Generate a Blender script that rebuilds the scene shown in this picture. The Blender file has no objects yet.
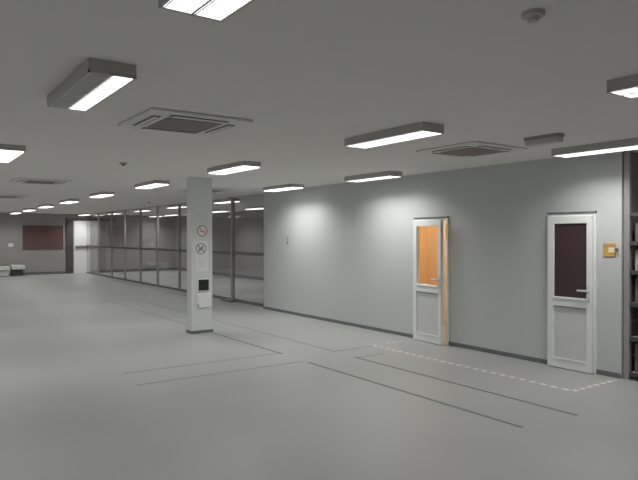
import bpy, bmesh, math, random
from mathutils import Vector, Matrix
random.seed(4)
C = bpy.context.scene.collection
R = math.radians
CEIL = 2.72
TH = math.atan(424 / 600)
def along(px, X):
    """distance along the hall at which a plane X is met at the bearing of column px"""
    t = (px - 319) / 600
    return X * (math.cos(TH) - t * math.sin(TH)) / (t * math.cos(TH) + math.sin(TH))
WX = 7.05          # face of the long wall
GX = 7.24          # plane of the glazed partition
BY = 29.0          # far wall

# ------------------------------------------------------------------ materials
def mat(name, col, rough=0.6, spec=0.3, metal=0.0, noise=0.0, nscale=6.0, col2=None, bump=0.0, bscale=80.0):
    m = bpy.data.materials.new(name); m.use_nodes = True
    nt = m.node_tree; b = nt.nodes['Principled BSDF']
    b.inputs['Base Color'].default_value = (*col, 1)
    b.inputs['Roughness'].default_value = rough
    b.inputs['Specular IOR Level'].default_value = spec
    b.inputs['Metallic'].default_value = metal
    if noise > 0 or col2 or bump > 0:
        tc = nt.nodes.new('ShaderNodeTexCoord')
    if noise > 0 or col2:
        n = nt.nodes.new('ShaderNodeTexNoise'); n.inputs['Scale'].default_value = nscale
        n.inputs['Detail'].default_value = 5
        nt.links.new(tc.outputs['Object'], n.inputs['Vector'])
        r = nt.nodes.new('ShaderNodeValToRGB')
        c2 = col2 or tuple(min(1, c * (1 + noise)) for c in col)
        c1 = col if col2 else tuple(c * (1 - noise) for c in col)
        r.color_ramp.elements[0].position = 0.3; r.color_ramp.elements[1].position = 0.7
        r.color_ramp.elements[0].color = (*c1, 1); r.color_ramp.elements[1].color = (*c2, 1)
        nt.links.new(n.outputs['Fac'], r.inputs['Fac'])
        nt.links.new(r.outputs['Color'], b.inputs['Base Color'])
    if bump > 0:
        n2 = nt.nodes.new('ShaderNodeTexNoise'); n2.inputs['Scale'].default_value = bscale
        nt.links.new(tc.outputs['Object'], n2.inputs['Vector'])
        bp = nt.nodes.new('ShaderNodeBump'); bp.inputs['Strength'].default_value = bump
        bp.inputs['Distance'].default_value = 0.01
        nt.links.new(n2.outputs['Fac'], bp.inputs['Height']); nt.links.new(bp.outputs['Normal'], b.inputs['Normal'])
    return m

def emit(name, col, strength):
    m = bpy.data.materials.new(name); m.use_nodes = True
    b = m.node_tree.nodes['Principled BSDF']
    b.inputs['Base Color'].default_value = (0.8, 0.8, 0.8, 1)
    b.inputs['Emission Color'].default_value = (*col, 1)
    b.inputs['Emission Strength'].default_value = strength
    return m

def glass(name, tint, refl=0.035):
    m = bpy.data.materials.new(name); m.use_nodes = True
    nt = m.node_tree; nt.nodes.remove(nt.nodes['Principled BSDF'])
    out = nt.nodes['Material Output']
    t = nt.nodes.new('ShaderNodeBsdfTransparent'); t.inputs['Color'].default_value = (*tint, 1)
    g = nt.nodes.new('ShaderNodeBsdfGlossy'); g.inputs['Roughness'].default_value = 0.03
    lw = nt.nodes.new('ShaderNodeLayerWeight'); lw.inputs['Blend'].default_value = 0.5
    pw = nt.nodes.new('ShaderNodeMath'); pw.operation = 'POWER'; pw.inputs[1].default_value = 4.0
    f = nt.nodes.new('ShaderNodeMath'); f.operation = 'MULTIPLY_ADD'; f.inputs[1].default_value = 0.5; f.inputs[2].default_value = refl
    nt.links.new(lw.outputs['Facing'], pw.inputs[0]); nt.links.new(pw.outputs[0], f.inputs[0])
    mx = nt.nodes.new('ShaderNodeMixShader')
    nt.links.new(f.outputs[0], mx.inputs['Fac'])
    nt.links.new(t.outputs['BSDF'], mx.inputs[1]); nt.links.new(g.outputs['BSDF'], mx.inputs[2])
    nt.links.new(mx.outputs['Shader'], out.inputs['Surface'])
    return m

def stripes(name, c1, c2, period):
    """two colours alternating along the object's local Y"""
    m = mat(name, c1, 0.6)
    nt = m.node_tree; b = nt.nodes['Principled BSDF']
    tc = nt.nodes.new('ShaderNodeTexCoord'); sp = nt.nodes.new('ShaderNodeSeparateXYZ')
    nt.links.new(tc.outputs['Object'], sp.inputs[0])
    d = nt.nodes.new('ShaderNodeMath'); d.operation = 'DIVIDE'; d.inputs[1].default_value = period
    fr = nt.nodes.new('ShaderNodeMath'); fr.operation = 'FRACT'
    gt = nt.nodes.new('ShaderNodeMath'); gt.operation = 'GREATER_THAN'; gt.inputs[1].default_value = 0.5
    mx = nt.nodes.new('ShaderNodeMix'); mx.data_type = 'RGBA'
    mx.inputs[6].default_value = (*c1, 1); mx.inputs[7].default_value = (*c2, 1)
    nt.links.new(sp.outputs['Y'], d.inputs[0]); nt.links.new(d.outputs[0], fr.inputs[0])
    nt.links.new(fr.outputs[0], gt.inputs[0]); nt.links.new(gt.outputs[0], mx.inputs[0])
    nt.links.new(mx.outputs[2], b.inputs['Base Color'])
    return m

M = dict(
    floor=mat('floor_vinyl', (0.315, 0.322, 0.314), 0.42, 0.35, noise=0.045, nscale=1.1, bump=0.05, bscale=140),
    ceiling=mat('ceiling_paint', (0.76, 0.745, 0.72), 0.9, 0.1, noise=0.015, nscale=2),
    wall=mat('wall_paint', (0.515, 0.535, 0.535), 0.7, 0.2, noise=0.015, nscale=1.5),
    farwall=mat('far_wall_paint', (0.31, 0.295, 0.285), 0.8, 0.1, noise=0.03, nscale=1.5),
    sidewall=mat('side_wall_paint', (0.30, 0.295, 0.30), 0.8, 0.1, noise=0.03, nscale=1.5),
    skirt=mat('skirting', (0.125, 0.135, 0.135), 0.6, 0.2, noise=0.05),
    column=mat('column_paint', (0.69, 0.715, 0.705), 0.65, 0.2, noise=0.015),
    doorpanel=mat('door_panel', (0.60, 0.615, 0.60), 0.5, 0.3, noise=0.01),
    upvc=mat('white_plastic', (0.80, 0.82, 0.80), 0.4, 0.4, noise=0.01),
    housing=mat('lamp_housing', (0.42, 0.41, 0.395), 0.55, 0.3, noise=0.03),
    lit=emit('lit_tube', (1.0, 0.985, 0.95), 4.0),
    unlit=mat('unlit_reflector', (0.36, 0.35, 0.335), 0.5, 0.3, noise=0.05, nscale=20),
    louvre=mat('louvre_metal', (0.80, 0.80, 0.79), 0.4, 0.4, 0.0, noise=0.02),
    acpanel=mat('cassette_plastic', (0.70, 0.69, 0.66), 0.6, 0.2, noise=0.02),
    acgrille=mat('cassette_grille', (0.29, 0.265, 0.235), 0.7, 0.2, noise=0.06, nscale=60),
    acslot=mat('cassette_slot', (0.15, 0.135, 0.12), 0.8, 0.1, noise=0.05),
    post=mat('partition_metal', (0.31, 0.31, 0.315), 0.5, 0.3, 0.0, noise=0.05),
    rail=mat('rail_metal', (0.14, 0.14, 0.145), 0.5, 0.3, noise=0.05),
    glass=glass('clear_glass', (0.93, 0.93, 0.93)),
    doorglass=glass('door_glass', (0.95, 0.95, 0.94)),
    darkglass=mat('dark_maroon_glass', (0.04, 0.022, 0.024), 0.12, 0.35, noise=0.04),
    handle=mat('handle_metal', (0.72, 0.73, 0.72), 0.3, 0.5, 0.2, noise=0.02),
    green=mat('green_tape', (0.13, 0.17, 0.125), 0.6, 0.2, noise=0.12, nscale=9),
    greenworn=mat('worn_green_tape', (0.235, 0.265, 0.225), 0.6, 0.2, noise=0.18, nscale=7),
    hazard=stripes('red_white_tape', (0.66, 0.645, 0.62), (0.42, 0.34, 0.32), 0.14),
    hazardworn=stripes('worn_white_tape', (0.55, 0.54, 0.52), (0.40, 0.38, 0.37), 0.14),
    orange=mat('orange_wall', (0.80, 0.47, 0.20), 0.8, 0.1, noise=0.03),
    peach=mat('peach_wall', (0.85, 0.60, 0.36), 0.8, 0.1, noise=0.03),
    board=mat('maroon_board', (0.13, 0.068, 0.065), 0.7, 0.2, noise=0.2, nscale=1.2),
    boardframe=mat('board_frame', (0.11, 0.075, 0.075), 0.6, 0.2, noise=0.05),
    darkwood=mat('dark_door', (0.075, 0.06, 0.062), 0.6, 0.2, noise=0.08),
    offwhite=mat('off_white_laminate', (0.66, 0.68, 0.61), 0.5, 0.3, noise=0.02),
    dark=mat('dark_body', (0.05, 0.055, 0.045), 0.7, 0.2, noise=0.1),
    signwhite=mat('sign_white', (0.82, 0.83, 0.82), 0.5, 0.3, noise=0.01),
    signred=mat('sign_red', (0.52, 0.25, 0.26), 0.5, 0.3, noise=0.02),
    signgrey=mat('sign_grey', (0.27, 0.285, 0.295), 0.5, 0.3, noise=0.02),
    paper=mat('paper', (0.86, 0.87, 0.85), 0.7, 0.2, noise=0.01),
    papergrey=mat('paper_print', (0.62, 0.635, 0.63), 0.7, 0.2, noise=0.02),
    black=mat('black_screen', (0.014, 0.012, 0.013), 0.35, 0.4, noise=0.05),
    amber=mat('amber_plate', (0.60, 0.31, 0.06), 0.5, 0.3, noise=0.08, nscale=20),
    amberdark=mat('amber_band', (0.42, 0.25, 0.10), 0.5, 0.3, noise=0.05),
    cream=mat('cream_patch', (0.78, 0.68, 0.42), 0.5, 0.3, noise=0.03),
    rack=mat('rack_metal', (0.30, 0.285, 0.30), 0.5, 0.3, 0.3, noise=0.04),
    carton=mat('dark_carton', (0.13, 0.10, 0.11), 0.8, 0.1, noise=0.15, nscale=12),
    cartonlight=mat('light_carton', (0.36, 0.33, 0.335), 0.7, 0.2, noise=0.1, nscale=12),
    sack=mat('pale_sack', (0.42, 0.37, 0.37), 0.8, 0.1, noise=0.2, nscale=14),
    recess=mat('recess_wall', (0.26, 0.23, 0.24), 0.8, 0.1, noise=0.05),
    detector=mat('detector_plastic', (0.48, 0.46, 0.42), 0.6, 0.2, noise=0.02),
    detdark=mat('detector_dark', (0.10, 0.095, 0.088), 0.6, 0.2, noise=0.02),
    emerg=mat('emergency_cover', (0.45, 0.44, 0.41), 0.4, 0.4, noise=0.02),
    emergbase=mat('emergency_base', (0.26, 0.25, 0.235), 0.5, 0.3, noise=0.02),
)

# ------------------------------------------------------------------ mesh helpers
class MB:
    def __init__(s): s.bm = bmesh.new()
    def box(s, x0, x1, y0, y1, z0, z1, bev=0.0, seg=1):
        t = bmesh.new()
        bmesh.ops.create_cube(t, size=1)
        for v in t.verts:
            v.co = Vector(((x0 + x1) / 2 + v.co.x * (x1 - x0), (y0 + y1) / 2 + v.co.y * (y1 - y0), (z0 + z1) / 2 + v.co.z * (z1 - z0)))
        if bev > 0:
            bmesh.ops.bevel(t, geom=t.edges[:], offset=bev, segments=seg, affect='EDGES', profile=0.5)
        s._merge(t); return s
    def cyl(s, c, r, h, axis='Z', seg=24, r2=None):
        """cylinder or cone frustum from c along +axis"""
        t = bmesh.new()
        bmesh.ops.create_cone(t, cap_ends=True, segments=seg, radius1=r, radius2=r if r2 is None else r2, depth=h)
        bmesh.ops.translate(t, verts=t.verts, vec=(0, 0, h / 2))
        if axis == 'X': bmesh.ops.rotate(t, verts=t.verts, cent=(0, 0, 0), matrix=Matrix.Rotation(R(90), 3, 'Y'))
        if axis == 'Y': bmesh.ops.rotate(t, verts=t.verts, cent=(0, 0, 0), matrix=Matrix.Rotation(R(-90), 3, 'X'))
        bmesh.ops.translate(t, verts=t.verts, vec=c)
        s._merge(t); return s
    def ring(s, c, ro, ri, y, th, seg=32):
        """flat ring facing -Y, centre c=(x,z), front at y"""
        b = s.bm; vs = []
        for k in range(seg):
            a = 2 * math.pi * k / seg
            q = []
            for r, yy in ((ro, y), (ri, y), (ri, y + th), (ro, y + th)):
                q.append(b.verts.new((c[0] + r * math.cos(a), yy, c[1] + r * math.sin(a))))
            vs.append(q)
        for k in range(seg):
            p, q = vs[k], vs[(k + 1) % seg]
            for j in range(4):
                b.faces.new((p[j], q[j], q[(j + 1) % 4], p[(j + 1) % 4]))
        return s
    def bar(s, x, z, L, w, ang, y, th):
        """flat bar facing -Y turned by ang in its plane"""
        t = bmesh.new(); bmesh.ops.create_cube(t, size=1)
        for v in t.verts: v.co = Vector((v.co.x * L, v.co.y * th, v.co.z * w))
        bmesh.ops.rotate(t, verts=t.verts, cent=(0, 0, 0), matrix=Matrix.Rotation(R(ang), 3, 'Y'))
        bmesh.ops.translate(t, verts=t.verts, vec=(x, y + th / 2, z))
        s._merge(t); return s
    def prism(s, pts, z0, z1):
        b = s.bm
        lo = [b.verts.new((x, y, z0)) for x, y in pts]; hi = [b.verts.new((x, y, z1)) for x, y in pts]
        n = len(pts)
        b.faces.new(lo[::-1]); b.faces.new(hi)
        for i in range(n): b.faces.new((lo[i], lo[(i + 1) % n], hi[(i + 1) % n], hi[i]))
        return s
    def _merge(s, t):
        me = bpy.data.meshes.new('tmp'); t.to_mesh(me); t.free(); s.bm.from_mesh(me); bpy.data.meshes.remove(me)
    def build(s, name, m, parent=None, loc=(0, 0, 0), smooth=False):
        bmesh.ops.recalc_face_normals(s.bm, faces=s.bm.faces)
        me = bpy.data.meshes.new(name); s.bm.to_mesh(me); s.bm.free()
        me.materials.append(m)
        if smooth:
            for p in me.polygons: p.use_smooth = len(p.vertices) == 4
        o = bpy.data.objects.new(name, me); C.objects.link(o); o.location = loc
        if parent: o.parent = parent
        return o

def empty(name, loc, rz=0.0, parent=None):
    o = bpy.data.objects.new(name, None); o.empty_display_size = 0.1
    C.objects.link(o); o.location = loc; o.rotation_euler = (0, 0, rz)
    if parent: o.parent = parent
    return o
def tag(o, label, cat, group=None):
    o['label'] = label; o['category'] = cat
    if group: o['group'] = group
    return o
def struct(o, label=None, cat=None):
    o['kind'] = 'structure'
    if label: o['label'] = label; o['category'] = cat
    return o
def copy_tree(o, parent=None):
    c = o.copy(); C.objects.link(c)
    if parent: c.parent = parent
    for ch in list(o.children): copy_tree(ch, c)
    return c

# ------------------------------------------------------------------ the setting
LX, NY = -3.0, -2.5      # left wall, wall behind the camera
WEND, WFAR = along(621.5, WX), along(261.5, WX)  # the two ends of the long wall
EX = 11.6
struct(MB().box(LX, EX, NY, BY, -0.1, 0).build('floor', M['floor']), 'grey vinyl floor of the big hall', 'floor')
struct(MB().box(LX, EX, NY, BY, CEIL, CEIL + 0.1).build('ceiling', M['ceiling']), 'plain grey ceiling with rows of lights', 'ceiling')
D1 = (along(595.4, WX - .04), along(547.2, WX - .04)); D2 = (along(448.3, WX - .02), along(413.8, WX - .04)); DH = 1.982
w = MB()
w.box(WX, WX + .10, WEND, D1[0], 0, CEIL)
w.box(WX, WX + .10, D1[0], D1[1], DH, CEIL)
w.box(WX, WX + .10, D1[1], D2[0], 0, CEIL)
w.box(WX, WX + .10, D2[0], D2[1], DH, CEIL)
# far part ends in a rounded corner that returns to the glazed partition
pts = [(WX + .10, D2[1]), (WX, D2[1])]
for k in range(9):
    a = R(180 - 90 * k / 8); pts.append((WX + .14 + .14 * math.cos(a), WFAR - .14 + .14 * math.sin(a)))
pts += [(EX, WFAR), (EX, WFAR - .15), (WX + .10, WFAR - .15)]
w.prism(pts, 0, CEIL)
struct(w.build('wall_right', M['wall']), 'long pale grey wall with two white doors', 'wall')
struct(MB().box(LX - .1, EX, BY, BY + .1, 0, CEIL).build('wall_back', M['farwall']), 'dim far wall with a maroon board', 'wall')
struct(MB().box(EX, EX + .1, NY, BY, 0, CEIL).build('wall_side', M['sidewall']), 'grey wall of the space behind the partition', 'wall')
struct(MB().box(LX - .1, LX, NY, BY, 0, CEIL).build('wall_left', M['wall']), 'long pale wall opposite the doors', 'wall')
struct(MB().box(LX - .1, EX, NY - .1, NY, 0, CEIL).build('wall_front', M['wall']), 'pale end wall behind the viewer', 'wall')
# the recess at the near end of the long wall
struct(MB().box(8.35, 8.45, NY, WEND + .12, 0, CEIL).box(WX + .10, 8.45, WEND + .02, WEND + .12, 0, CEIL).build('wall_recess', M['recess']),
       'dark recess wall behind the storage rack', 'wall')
# rooms behind the doors
struct(MB().box(WX + .10, 9.1, 8.85, 8.95, 0, CEIL).build('wall_office_side', M['orange']), 'orange lit wall seen through the left door glass', 'wall')
struct(MB().box(9.0, 9.1, 5.5, 8.85, 0, CEIL).box(WX + .10, 9.1, 5.4, 5.5, 0, CEIL).build('wall_office_back', M['peach']), 'paler orange lit wall seen through the left door glass', 'wall')

b = MB()
def skirt_run(y0, y1): b.box(WX - .012, WX, y0, y1, 0, .06, .003)
skirt_run(WEND, D1[0]); skirt_run(D1[1], D2[0]); skirt_run(D2[1], WFAR - .14)
arc = []
for k in range(9):
    a = R(180 - 90 * k / 8); arc.append((WX + .14 + .152 * math.cos(a), WFAR - .14 + .152 * math.sin(a)))
arc += [(WX + .14 + .14 * math.cos(R(180 - 90 * k / 8)), WFAR - .14 + .14 * math.sin(R(180 - 90 * k / 8))) for k in range(8, -1, -1)]
b.prism(arc, 0, .06)
struct(b.build('baseboard_right', M['skirt']), 'dark baseboard along the long grey wall', 'baseboard')
struct(MB().box(LX, 6.34, BY - .015, BY, 0, .12, .003).box(7.44, EX, BY - .015, BY, 0, .12, .003).build('baseboard_back', M['skirt']), 'dark baseboard of the far wall', 'baseboard')
struct(MB().box(EX - .015, EX, WFAR, BY - .02, 0, .12, .003).build('baseboard_side', M['skirt']), 'dark baseboard seen through the partition', 'baseboard')

# tall pale door leaf on the far wall, dark leaf beside it
d3 = struct(empty('door_3', (7.06, BY, 0)), 'tall white door on the far wall crossed by a dark bar', 'door')
MB().box(-.36, .36, -.05, 0, 0, 2.42, .006).box(-.30, .30, -.056, -.05, 1.32, 2.32, .002).build('door_leaf', M['paper'], d3)
MB().box(-.31, .31, -.12, -.07, 1.17, 1.27, .01).box(-.29, -.23, -.07, -.05, 1.18, 1.26).box(.23, .29, -.07, -.05, 1.18, 1.26).build('push_bar', M['rail'], d3)
d4 = struct(empty('door_4', (6.51, BY, 0)), 'narrow dark door left of the tall white door', 'door')
MB().box(-.15, .15, -.05, 0, 0, 2.42, .005).box(-.10, .10, -.06, -.05, .15, 1.1, .004).box(-.10, .10, -.06, -.05, 1.25, 2.3, .004).build('door_leaf', M['darkwood'], d4)
struct(MB().box(6.34, 8.6, BY - .07, BY, 2.43, 2.53, .004).build('trim_1', M['skirt']), 'dark strip above the tall white door', 'trim')

# ------------------------------------------------------------------ doors in the long wall
def make_door(name, y0, y1, swing, pane_mat, label):
    """opening y0..y1; hinge on the far side y1; opens into the hall"""
    root = struct(empty(name, (WX, y1, 0)), label, 'door')
    W = y1 - y0
    f = MB()
    f.box(-.035, .06, -.045, 0, 0, DH, .005); f.box(-.035, .09, -W, -W + .045, 0, DH, .005)
    f.box(-.035, .06, -W + .045, -.045, DH - .05, DH, .005)
    f.build('door_frame', M['upvc'], root)
    MB().box(-.05, 0, -W, .0, DH, DH + .022, .003).build('header_shadow', M['skirt'], root)  # dark strip standing in for the shadow along the door header
    MB().box(-.02, .10, -W + .045, -.045, 0, .006, .002).build('threshold', M['post'], root)
    leaf = MB()
    L = W - .055
    zt = DH - .028; st = .088; s2 = .070     # hinge stile, lock stile
    def hb(y_0, y_1, z0, z1, x0=-.03, x1=.03): leaf.box(x0, x1, -y_1, -y_0, z0, z1, .006)
    hb(0, st, .008, zt); hb(L - s2, L, .008, zt); hb(st - .01, L - s2 + .01, zt - .10, zt)
    hb(st - .01, L - s2 + .01, .008, .125); hb(st - .01, L - s2 + .01, .80, .92)
    leaf.box(-.040, -.028, -(L - s2), -st, .895, .92, .003)                       # glazing bead
    leaf.box(-.040, -.028, -(L - s2), -st, .125, .14, .003)
    lo = leaf.build('door_leaf', M['upvc'], root, loc=(-.06, -.036, 0))
    lo.rotation_euler = (0, 0, -swing)
    MB().box(-.006, .006, -(L - s2 + .008), -(st - .008), .915, zt - .095).build('glass_pane', pane_mat, lo)
    MB().box(-.012, .012, -(L - s2 + .008), -(st - .008), .118, .806).build('lower_panel', M['doorpanel'], lo)
    MB().box(-.0315, -.029, -(L - s2), -st, .905, .917).box(-.0315, -.029, -(L - s2), -st, .79, .80).build('seal_and_shadow_line', M['skirt'], lo)  # lower strip stands in for the shadow line under the mid rail
    h = MB()
    yc = -(L - .036)
    h.box(-.042, -.030, yc - .018, yc + .018, .90, 1.10, .005, 2)
    h.cyl((-.085, yc, 1.02), .011, .05, 'X', 16)
    h.box(-.095, -.075, yc - .012, yc + .125, 1.01, 1.032, .008, 2)
    h.cyl((-.045, yc, .94), .010, .006, 'X', 16)
    h.box(.030, .042, yc - .018, yc + .018, .90, 1.10, .005, 2)
    h.cyl((.035, yc, 1.02), .011, .05, 'X', 16)
    h.box(.075, .095, yc - .012, yc + .125, 1.01, 1.032, .008, 2)
    h.build('door_handle', M['handle'], lo)
    return root
make_door('door_1', D1[0], D1[1], 0.0, M['darkglass'], 'closed white half-glazed door with a dark maroon pane')
make_door('door_2', D2[0], D2[1], R(6.0), M['doorglass'], 'white half-glazed door standing ajar with orange light behind it')

# ------------------------------------------------------------------ column with its signs
CX0, CX1, CY0, CY1 = 4.195, 4.59, 9.77, 9.97
col = tag(empty('column', ((CX0 + CX1) / 2, CY0, 0)), 'white square column standing free on the grey floor, signs on its front', 'column')
hw = (CX1 - CX0) / 2
MB().box(-hw, hw, 0, CY1 - CY0, 0.0, CEIL, .006).build('shaft', M['column'], col)
MB().box(-hw - .012, hw + .012, -.012, CY1 - CY0 + .012, 0, .05, .004).build('skirting', M['skirt'], col)
SX = 4.40
s = tag(empty('no_smoking_sign', (SX - .005, CY0, 1.79)), 'round red no-smoking sign, topmost sign on the white column', 'sign')
MB().cyl((0, 0, 0), .10, .006, 'Y', 40).build('sign_plate', M['signwhite'], s, loc=(0, -.006, 0))
MB().ring((0, 0), .10, .078, -.010, .004, 40).bar(0, 0, .165, .020, 45, -.010, .004).build('prohibition_ring', M['signred'], s)
MB().bar(-.008, -.012, .085, .018, 0, -.0085, .003).bar(.052, -.012, .012, .018, 0, -.0085, .003).bar(.050, .018, .008, .035, 12, -.0085, .003).build('cigarette', M['signgrey'], s)
s = tag(empty('prohibition_sign', (SX - .03, CY0, 1.48)), 'round grey prohibition sign with dark pictogram under the red no-smoking sign', 'sign')
MB().box(-.12, .14, -.005, 0, -.15, .13, .001).build('sign_sheet', M['signwhite'], s)
MB().ring((0, 0), .10, .084, -.010, .005, 40).bar(0, 0, .165, .018, 45, -.010, .004).build('prohibition_ring', M['signgrey'], s)
MB().bar(0, -.005, .10, .040, -35, -.0085, .003).bar(.032, .040, .030, .030, 0, -.0085, .003).bar(-.035, -.04, .05, .016, -60, -.0085, .003).build('pictogram', M['signgrey'], s)
s = tag(empty('paper_notice', (SX - .02, CY0, 1.08)), 'faint white paper notice between the round signs and the black square', 'notice')
MB().box(-.10, .13, -.004, 0, 0, .24, .001).build('sheet', M['signwhite'], s)
for k in range(4):
    MB().box(-.06, .09 - .03 * (k % 2), -.0052, -.004, .19 - k * .045, .205 - k * .045).build('text_line', M['papergrey'], s)
s = tag(empty('wall_terminal', (SX + .012, CY0, .73)), 'small square black panel in a pale frame on the white column', 'panel')
MB().box(-.115, .115, -.03, 0, 0, .225, .008).build('case', M['signwhite'], s)
MB().box(-.098, .098, -.034, -.029, .016, .208, .003).build('screen', M['black'], s)
s = tag(empty('leaflet_holder', (SX + .02, CY0, .47)), 'white leaflet holder stuck below the black square on the white column', 'holder')
MB().box(-.13, .13, -.03, 0, .03, .235, .006).box(-.135, .135, -.036, 0, .20, .213, .003).build('pocket', M['paper'], s)
t = MB().box(-.11, .12, -.004, 0, -.03, .19, .001).build('leaflet', M['paper'], s, loc=(0.012, -.033, .015)); t.rotation_euler = (R(5), R(-5), 0)

# ------------------------------------------------------------------ glazed partition
YS = [WFAR - .02, 14.17, 16.0, 17.77, 19.68, 21.4, 23.2, 24.9, 26.86, 28.9]
gp = tag(empty('glazed_partition', (GX, YS[0], 0)), 'long glazed partition of dark metal posts and rails beyond the white column', 'partition')
for i, y in enumerate(YS):
    if i in (0, len(YS) - 1): continue          # the end bays run up to the walls themselves
    yy = y - YS[0]; hw = .035 if i != 1 else .042
    MB().box(-hw, hw, yy - hw, yy + hw, .0, CEIL, .004).build('post', M['post'], gp)
    if i == 1:
        p = MB().box(-.22, .20, yy - .26, yy + .26, 0, .045, .008).build('base_plate', M['rail'], gp); p['label'] = 'wide dark foot plate'
        p = MB().box(-.10, .10, yy - .10, yy + .10, CEIL - .08, CEIL, .006).build('head_plate', M['post'], gp)
for y0, y1 in zip(YS[:-1], YS[1:]):
    a, e = y0 - YS[0] + .037, y1 - YS[0] - .037
    MB().box(-.025, .025, a, e, 1.22, 1.30, .004).build('rail', M['rail'], gp)
    MB().box(-.022, .022, a, e, 0, .07, .003).build('sill_rail', M['rail'], gp)
    MB().box(-.022, .022, a, e, CEIL - .03, CEIL, .003).build('head_rail', M['housing'], gp)
    MB().box(-.003, .003, a, e, .07, CEIL - .05).build('glass_pane', M['glass'], gp)

# ------------------------------------------------------------------ ceiling lights
LEN, WID, HH = 1.15, .28, .08
def make_light(louvred=True, dark_left=False):
    root = empty('ceiling_light', (0, 0, CEIL))
    HH = .08 if louvred else .065; drop = .002 if louvred else .016
    b = MB(); hl, hw = LEN / 2, WID / 2
    b.box(-hw, hw, -hl, hl, -HH + .012, 0, .004)
    b.box(-hw, hw, -hl, -hl + .02, -HH, -HH + .014); b.box(-hw, hw, hl - .02, hl, -HH, -HH + .014)
    b.box(-hw, -hw + .012, -hl, hl, -HH, -HH + .014); b.box(hw - .012, hw, -hl, hl, -HH, -HH + .014)
    b.box(-.006, .006, -hl, hl, -HH, -HH + .014)
    b.build('housing', M['housing'], root)
    for sgn in (-1, 1):
        x0, x1 = sorted((sgn * .008, sgn * (hw - .013)))
        off = dark_left and sgn < 0
        p = MB().box(x0, x1, -hl + .022, hl - .022, -HH - drop, -HH + .011, .002 if louvred else .006).build('tube_panel', M['unlit'] if off else M['lit'], root)
        if off: p['label'] = 'unlit dark half of the lamp'
    if louvred:
        lv = MB(); n = 12
        for k in range(1, n):
            y = -hl + LEN * k / n  # one cross blade
            for sgn in (-1, 1):
                x0, x1 = sorted((sgn * .008, sgn * (hw - .013)))
                lv.box(x0, x1, y - .0025, y + .0025, -HH - .0045, -HH - .0015)
        for x in (-hw + .015, -.009, .009, hw - .015): lv.box(x - .002, x + .002, -hl + .022, hl - .022, -HH - .0045, -HH - .001)
        lv.build('louvre', M['louvre'], root)
    return root
LP = 21.0
def lamp(root, half=False, power=1.0):
    d = bpy.data.lights.new('tube_light', 'AREA'); d.shape = 'RECTANGLE'
    d.size = .24 * (.5 if half else 1); d.size_y = 1.18
    d.energy = LP * power * (.55 if half else 1); d.color = (1.0, .985, .95); d.spread = R(140)
    o = bpy.data.objects.new('tube_light', d); C.objects.link(o); o.parent = root
    o.location = (.065 if half else 0, 0, -HH - .010)
P_louv = make_light(True); P_plain = make_light(False); P_half = make_light(True, True)
used = set()
def place(kind, x, y, label, group, power=1.0):
    proto = dict(l=P_louv, p=P_plain, h=P_half)[kind]
    if kind in used: o = copy_tree(proto)
    else: o = proto; used.add(kind)
    todo.append((o, kind, x, y, label, group, power))
todo = []
G1, G2, G3, G4 = 'ceiling lights of the left row', 'ceiling lights of the middle row', 'ceiling lights along the long wall', 'ceiling lights beyond the partition'
place('h', 1.05, 4.16, 'ceiling light with one dark half, left of the nearest air-conditioning cassette', G1)
place('l', 1.04, 1.85, 'glaring ceiling light cut off by the top edge of the photo', G1)
place('p', 1.07, 8.05, 'ceiling light cut off by the left edge of the photo', G1)
place('l', 3.98, 1.57, 'ceiling light cut off by the right edge, the higher of two there', G2)
place('l', 4.00, 4.43, 'wide lit ceiling light left of the cassette and emergency light above the doors', G2)
place('p', 4.00, 7.82, 'ceiling light just above and right of the white column top', G2)
place('p', 4.00, 11.2, 'ceiling light next to the left of the white column top', G2)
place('p', 4.00, 14.6, 'second ceiling light to the left of the white column top', G2)
place('p', 4.00, 17.85, 'third ceiling light to the left of the white column, above the far white door', G2)
place('p', 4.02, 21.1, 'small distant ceiling light right above the maroon board', G2)
place('p', 4.05, 24.3, 'small distant ceiling light, second from the farthest of its row, left of the maroon board', G2)
place('p', 4.08, 27.5, 'tiniest and farthest ceiling light at the left end of its row', G2)
place('l', 6.45, 3.62, 'long ceiling light above the closed door, cut off by the right edge', G3)
place('l', 6.45, 7.60, 'ceiling light near the wall top left of the door ajar', G3)
place('p', 6.45, 10.40, 'ceiling light above the far left end of the long grey wall', G3)
place('p', 7.60, 15.25, 'ceiling light at the head of the thick post right of the white column', G4)
place('p', 7.60, 18.9, 'ceiling light peeking out left of the white column above the partition', G4)
place('p', 7.60, 22.3, 'ceiling light above the partition, second to the left of the white column', G4)
place('p', 7.60, 25.8, 'ceiling light above the partition, third to the left of the white column', G4)
place('p', 6.92, 28.0, 'ceiling light directly in front of the tall white far door', G4)
place('p', 10.2, 18.2, 'ceiling light seen through the glass between the thick post and the long wall', G4)
place('p', 10.2, 21.2, 'ceiling light seen through the glass close to the right edge of the white column', G4)
place('p', 10.2, 25.9, 'ceiling light seen through the glass close to the left edge of the white column', G4)
place('p', 10.2, 28.0, 'farthest ceiling light seen through the glass behind the partition', G4)
for o, kind, x, y, label, group, power in todo:
    o.location = (x, y, CEIL); tag(o, label, 'ceiling light', group)
    if y == 1.85: o.scale = (1.03, 1, 1)      # the broad fitting overhead
G5 = 'added ceiling lights out of view'  # unseen fixtures, added to even out the light on ceiling and floor
for x, y in ((-1.9, 1.8), (-1.9, 5.2), (-1.9, 8.6), (-1.9, 12.0), (-1.9, 16.0), (-1.9, 20.5), (-1.9, 25.0), (1.05, 11.6), (1.05, 15.0), (1.05, 18.6), (1.05, 22.4),
             (1.05, 26.2), (6.45, .4)):
    place('p', x, y, 'unseen ceiling light added to brighten the hall', G5)
    o = todo[-1][0]; o.location = (x, y, CEIL); tag(o, todo[-1][4], 'ceiling light', G5)
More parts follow.
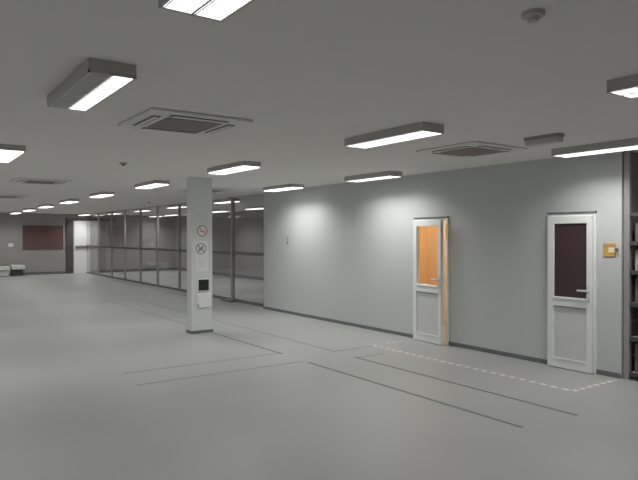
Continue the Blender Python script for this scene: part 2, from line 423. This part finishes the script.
for o, kind, x, y, label, group, power in todo:
    lamp(o, kind == 'h', power * (1.35 if group == G3 and y < 5 else 1.6 if group == G3 else 1.5 if y == 28.0 and x < 7 else (.8 if y < 6 else 1.3) if group in (G2, G1) else 1.1))

# warm lamp of the room behind the left door
ol = empty('office_ceiling_light', (8.2, 7.4, CEIL)); tag(ol, 'warm round ceiling light of the orange room behind the left door', 'ceiling light')
MB().cyl((0, 0, -.05), .16, .05, 'Z', 28, r2=.18).build('base', M['upvc'], ol)
MB().cyl((0, 0, -.09), .10, .045, 'Z', 28, r2=.155).build('shade', emit('warm_shade', (1, .62, .28), 2.0), ol)
d = bpy.data.lights.new('warm_light', 'POINT'); d.energy = 95; d.color = (1, .82, .58); d.shadow_soft_size = .1
o = bpy.data.objects.new('warm_light', d); C.objects.link(o); o.parent = ol; o.location = (0, 0, -.22)

# ------------------------------------------------------------------ air-conditioning cassettes
def make_cassette():
    r = empty('ceiling_cassette', (0, 0, CEIL))
    MB().box(-.46, .46, -.46, .46, -.024, 0, .012, 2).build('panel', M['acpanel'], r)
    g = MB().box(-.25, .25, -.25, .25, -.034, -.026, .003)
    for k in range(9):
        g.box(-.24, .24, -.225 + k * .055, -.21 + k * .055, -.038, -.033)
    g.build('grille', M['acgrille'], r)
    for dx, dy in ((-1, 0), (1, 0), (0, -1), (0, 1)):
        if dx: q = MB().box(dx * .345 - .035, dx * .345 + .035, -.26, .26, -.031, -.026, .002)
        else: q = MB().box(-.26, .26, dy * .345 - .035, dy * .345 + .035, -.031, -.026, .002)
        f = q.build('air_outlet', M['acslot'], r)
        if dx: MB().box(dx * .345 - .022, dx * .345 + .014, -.25, .25, -.036, -.030, .002).build('flap', M['acpanel'], f)
        else: MB().box(-.25, .25, dy * .345 - .022, dy * .345 + .014, -.036, -.030, .002).build('flap', M['acpanel'], f)
    return r
cs = make_cassette()
spots = [(2.13, 5.12, 'square air-conditioning cassette nearest the camera, right of the light with one dark half'),
         (5.55, 4.75, 'square air-conditioning cassette left of the emergency light above the doors'),
         (2.20, 12.0, 'air-conditioning cassette in the ceiling above the far left lights'),
         (2.30, 17.0, 'distant air-conditioning cassette at the left edge of the photo'),
         (5.55, 12.1, 'air-conditioning cassette half hidden behind the top of the white column')]
cl = [cs] + [copy_tree(cs) for _ in spots[1:]]
for o, (x, y, l) in zip(cl, spots):
    o.location = (x, y, CEIL); tag(o, l, 'air conditioner', 'ceiling air-conditioning cassettes')

# ------------------------------------------------------------------ detectors, emergency light
def make_detector(dome):
    r = empty('smoke_detector', (0, 0, CEIL))
    MB().cyl((0, 0, -.020), .050, .020, 'Z', 28, r2=.053).build('base', M['detector'], r)
    MB().cyl((0, 0, -.042), .022, .024, 'Z', 28, r2=.034).build('sensor_head', M['detdark'] if dome else M['detector'], r)
    return r
for x, y, l in ((2.40, 1.69, 'pale smoke detector on the ceiling near the top right corner'),
                (2.60, 8.40, 'small dark smoke detector on the ceiling below the nearest cassette'),
                (6.10, 17.3, 'small distant smoke detector on the ceiling between the far light rows')):
    o = make_detector(y > 3); o.location = (x, y, CEIL); tag(o, l, 'smoke detector', 'ceiling smoke detectors')
e = tag(empty('emergency_light', (5.42, 3.69, CEIL)), 'small rectangular emergency light box on the ceiling right of the cassette above the doors', 'emergency light')
MB().box(-.06, .06, -.20, .20, -.03, 0, .004).build('base', M['emergbase'], e)
MB().box(-.052, .052, -.19, .19, -.085, -.028, .012, 2).build('cover', M['emerg'], e)

# ------------------------------------------------------------------ floor tape
def tape(name, x0, x1, y0, y1, m, label, cat, group):
    along_x = (x1 - x0) > (y1 - y0)
    L = (x1 - x0) if along_x else (y1 - y0); wd = (y1 - y0) if along_x else (x1 - x0)
    o = MB().box(-wd / 2, wd / 2, 0, L, 0, .0015).build(name, m)
    if along_x: o.location = (x0, (y0 + y1) / 2, 0.0003); o.rotation_euler = (0, 0, R(-90))
    else: o.location = ((x0 + x1) / 2, y0, 0.0003)
    tag(o, label, cat, group); return o
GT = 'green floor tape lines'; HT = 'red and white floor tape'
h = .022
tape('floor_tape', 4.53 - h, 4.53 + h, 3.29, 6.66, M['green'], 'long green tape line on the floor, the one nearest the camera', 'floor tape', GT)
tape('floor_tape', 5.26 - h, 5.26 + h, 3.21, 6.58, M['green'], 'long green tape line between the nearest green line and the red and white tape', 'floor tape', GT)
tape('floor_tape', 5.30, 5.78, 6.53 - h, 6.53 + h, M['greenworn'], 'short faint green tape line below the start of the dashed tape', 'floor tape', GT)
tape('floor_tape', 4.55 - h, 4.55 + h, 7.36, 9.68, M['green'], 'green tape line running from the foot of the column to a corner', 'floor tape', GT)
tape('floor_tape', 4.57 - h, 4.57 + h, 10.2, 16.5, M['greenworn'], 'faint green tape line running away behind the column on its left', 'floor tape', GT)
tape('floor_tape', 5.28 - h, 5.28 + h, 7.12, 16.0, M['greenworn'], 'long faint green tape line passing right of the column', 'floor tape', GT)
tape('floor_tape', 5.26, 6.00, 7.08 - h, 7.08 + h, M['greenworn'], 'short faint green tape line leading toward the door ajar', 'floor tape', GT)
tape('floor_tape', 2.30, 4.53, 7.43 - h, 7.43 + h, M['greenworn'], 'faint green cross line, the farther of the pair in front of the column', 'floor tape', GT)
tape('floor_tape', 2.24, 4.51, 6.76 - h, 6.76 + h, M['greenworn'], 'faint green cross line, the nearer of the pair in front of the column', 'floor tape', GT)
h = .028
tape('hazard_tape', 6.05 - h, 6.05 + h, 3.80, 7.16, M['hazard'], 'long dashed red and white tape on the floor in front of the two doors', 'floor tape', HT)
tape('hazard_tape', 6.06, 6.94, 3.75 - h, 3.75 + h, M['hazard'], 'short red and white tape leading to the wall below the amber plate', 'floor tape', HT)
tape('hazard_tape', 6.06, 6.60, 7.14 - h, 7.14 + h, M['hazardworn'], 'short worn whitish tape at the left end of the dashed tape', 'floor tape', HT)

# ------------------------------------------------------------------ small things on the long wall
def wall_box(name, y, z, w_, h_, m, label, cat):
    r = tag(empty(name, (WX, y, z)), label, cat)
    return r
for z, sz, l in ((1.655, .022, 'small dark wall switch at the far end of the grey wall, upper of two'),
                 (1.56, .034, 'dark round wall knob under the small switch at the far end of the grey wall')):
    r = tag(empty('wall_switch', (WX, along(287.7, WX), z)), l, 'switch', 'dark switches on the grey wall')
    MB().box(-.010, 0, -sz, sz, -sz, sz, .004, 2).build('switch_plate', M['signgrey'], r)
    MB().cyl((-.022, 0, 0), sz * .7, .014, 'X', 20).build('switch_knob', M['signgrey'], r)
a = tag(empty('amber_plate', (WX + .002, along(609.5, WX), 1.53)), 'amber plate on the wall between the closed door and the storage rack', 'plate')
MB().box(-.014, 0, -.075, .075, -.08, .08, .003).build('plate', M['amber'], a)
MB().box(-.017, -.013, -.075, .072, .035, .068, .001).build('dark_band', M['amberdark'], a)
MB().box(-.018, -.013, -.068, .005, -.035, .03, .001).build('cream_patch', M['cream'], a)
k = tag(empty('wall_hook', (WX, along(617.5, WX), 1.535)), 'small dark hook on the wall edge right of the amber plate', 'hook')
MB().box(-.008, 0, -.016, .016, -.022, .022, .003).build('hook_plate', M['signgrey'], k)
MB().cyl((-.035, 0, 0), .010, .028, 'X', 16).cyl((-.040, 0, 0), .015, .006, 'X', 16).build('peg', M['detdark'], k)

# ------------------------------------------------------------------ storage rack in the recess
RX0, RX1, RY0, RY1 = WX + .02, WX + .67, 2.35, WEND - .015
rk = tag(empty('storage_rack', (RX0, RY1, 0)), 'grey metal storage rack at the right edge beside the wall end', 'rack')
dx, dy = RX1 - RX0, RY1 - RY0
for (x, y) in ((0, -.07), (0, -dy), (dx - .05, -.07), (dx - .05, -dy)):
    top = CEIL if (x == 0 and y == -.07) else 2.05
    MB().box(x, x + .05, y, y + .07, 0, top, .004).build('upright', M['rack'], rk)
SH = [.06, .48, .88, 1.26, 1.60, 1.94]
for z in SH:
    MB().box(.005, dx - .005, -dy + .01, -.075, z, z + .03, .003).build('shelf', M['rack'], rk)
    MB().box(-.012, .0, -dy + .01, -.072, z - .015, z + .035, .003).build('shelf_edge', M['dark'], rk)
for z in (.26, .68, 1.07, 1.43, 1.77):
    MB().box(.01, dx - .01, -.055, -.04, z, z + .02).build('brace', M['rack'], rk)
def carton(y0, y1, z, h_, m, label, d=.5):
    yc = (y0 + y1) / 2
    r = tag(empty('carton', (RX0 + .06, yc, z)), label, 'box', 'cartons on the storage rack')
    w2 = (y1 - y0) / 2
    MB().box(0, d, -w2, w2, 0, h_, .006).build('body', m, r)
    MB().box(-.003, .004, -w2 * .45, w2 * .45, h_ * .45, h_ * .75, .001).build('label_patch', M['cartonlight'], r)
    MB().box(-.002, d * .98, -.02, .02, h_ - .004, h_ + .002).build('tape_strip', M['cartonlight'], r)
carton(2.95, 3.63, SH[4] + .03, .26, M['carton'], 'dark carton on the second highest shelf of the storage rack')
carton(2.95, 3.63, SH[3] + .03, .24, M['cartonlight'], 'pale carton on the third highest shelf of the storage rack')
carton(2.95, 3.63, SH[2] + .03, .30, M['carton'], 'dark carton on the rack shelf level with the door handle')
carton(2.95, 3.63, SH[0] + .03, .34, M['carton'], 'dark carton on the lowest shelf of the storage rack')
# a slumped pale sack on the second lowest shelf
t = bmesh.new(); bmesh.ops.create_uvsphere(t, u_segments=24, v_segments=14, radius=1)
for v in t.verts:
    n = math.sin(v.co.x * 7 + v.co.z * 5) * .06 + math.sin(v.co.y * 9) * .05
    k2 = 1 + n
    v.co = Vector((v.co.x * .24 * k2, v.co.y * .32 * k2, max(-.85, v.co.z) * .15 * k2))
zmin = min(v.co.z for v in t.verts)
for v in t.verts: v.co.z -= zmin
sk = MB(); sk._merge(t); o = sk.build('sack', M['sack'], loc=(RX0 + .30, 3.28, SH[1] + .03), smooth=True)
tag(o, 'pale slumped sack on the second lowest shelf of the storage rack', 'sack')

# ------------------------------------------------------------------ far wall things
bd = tag(empty('notice_board', (5.405, BY, 1.13)), 'wide dull maroon board hung on the far wall', 'board')
MB().box(-.80, .80, -.03, 0, .03, 1.02, .003).build('board_face', M['board'], bd)
MB().box(-.835, .835, -.045, 0, 0, .04, .004).box(-.835, .835, -.045, 0, 1.01, 1.05, .004).box(-.835, -.80, -.045, 0, .04, 1.01, .004).box(.80, .835, -.045, 0, .04, 1.01, .004).build('board_frame', M['boardframe'], bd)
sw = tag(empty('wall_plate', (4.10, BY, 1.32)), 'small pale plate on the far wall left of the maroon board', 'plate')
MB().box(-.10, .10, -.012, 0, -.08, .08, .004).build('plate', M['acpanel'], sw); MB().box(-.04, .04, -.018, -.011, -.04, .04, .003).build('button', M['paper'], sw)
def bench(x, label, boxed):
    r = tag(empty('low_table', (x, 28.45, 0)), label, 'low table', 'low white tables by the far wall')
    MB().box(-.26, .26, -.25, .25, .30 if boxed else .27, .47 if boxed else .42, .01).build('top', M['offwhite'], r)
    for sx in (-.23, .21):
        for sy in (-.23, .21):
            MB().box(sx, sx + .025, sy, sy + .025, 0, .30 if boxed else .27, .003).build('leg', M['offwhite'] if not boxed else M['dark'], r)
    if boxed: MB().box(-.20, .18, -.19, .20, .05, .30, .006).build('drawer_unit', M['dark'], r)
    else:
        MB().box(-.19, .20, -.20, .20, .03, .24, .006).build('drawer_unit', M['offwhite'], r)
    return r
bench(4.28, 'low white-topped table with a dark body by the far wall', True)
bench(3.70, 'low white table at the left edge by the far wall', False)

# ------------------------------------------------------------------ camera, world, view
cam = bpy.data.cameras.new('camera'); co = bpy.data.objects.new('camera', cam); C.objects.link(co)
cam.sensor_width = 36; cam.lens = 36 * 600 / 638; cam.clip_end = 200
th = math.atan(424 / 600)
fwd = Vector((math.sin(th), math.cos(th), -3.4 / 600))
co.location = (0, 0, 1.69)
co.rotation_euler = fwd.to_track_quat('-Z', 'Y').to_euler()
bpy.context.scene.camera = co
wd = bpy.data.worlds.new('world'); bpy.context.scene.world = wd; wd.use_nodes = True
wd.node_tree.nodes['Background'].inputs[0].default_value = (.5, .5, .5, 1)
wd.node_tree.nodes['Background'].inputs[1].default_value = 0.05
sc = bpy.context.scene
sc.view_settings.view_transform = 'Standard'
sc.view_settings.exposure = -0.80
sc.view_settings.gamma = 1.2
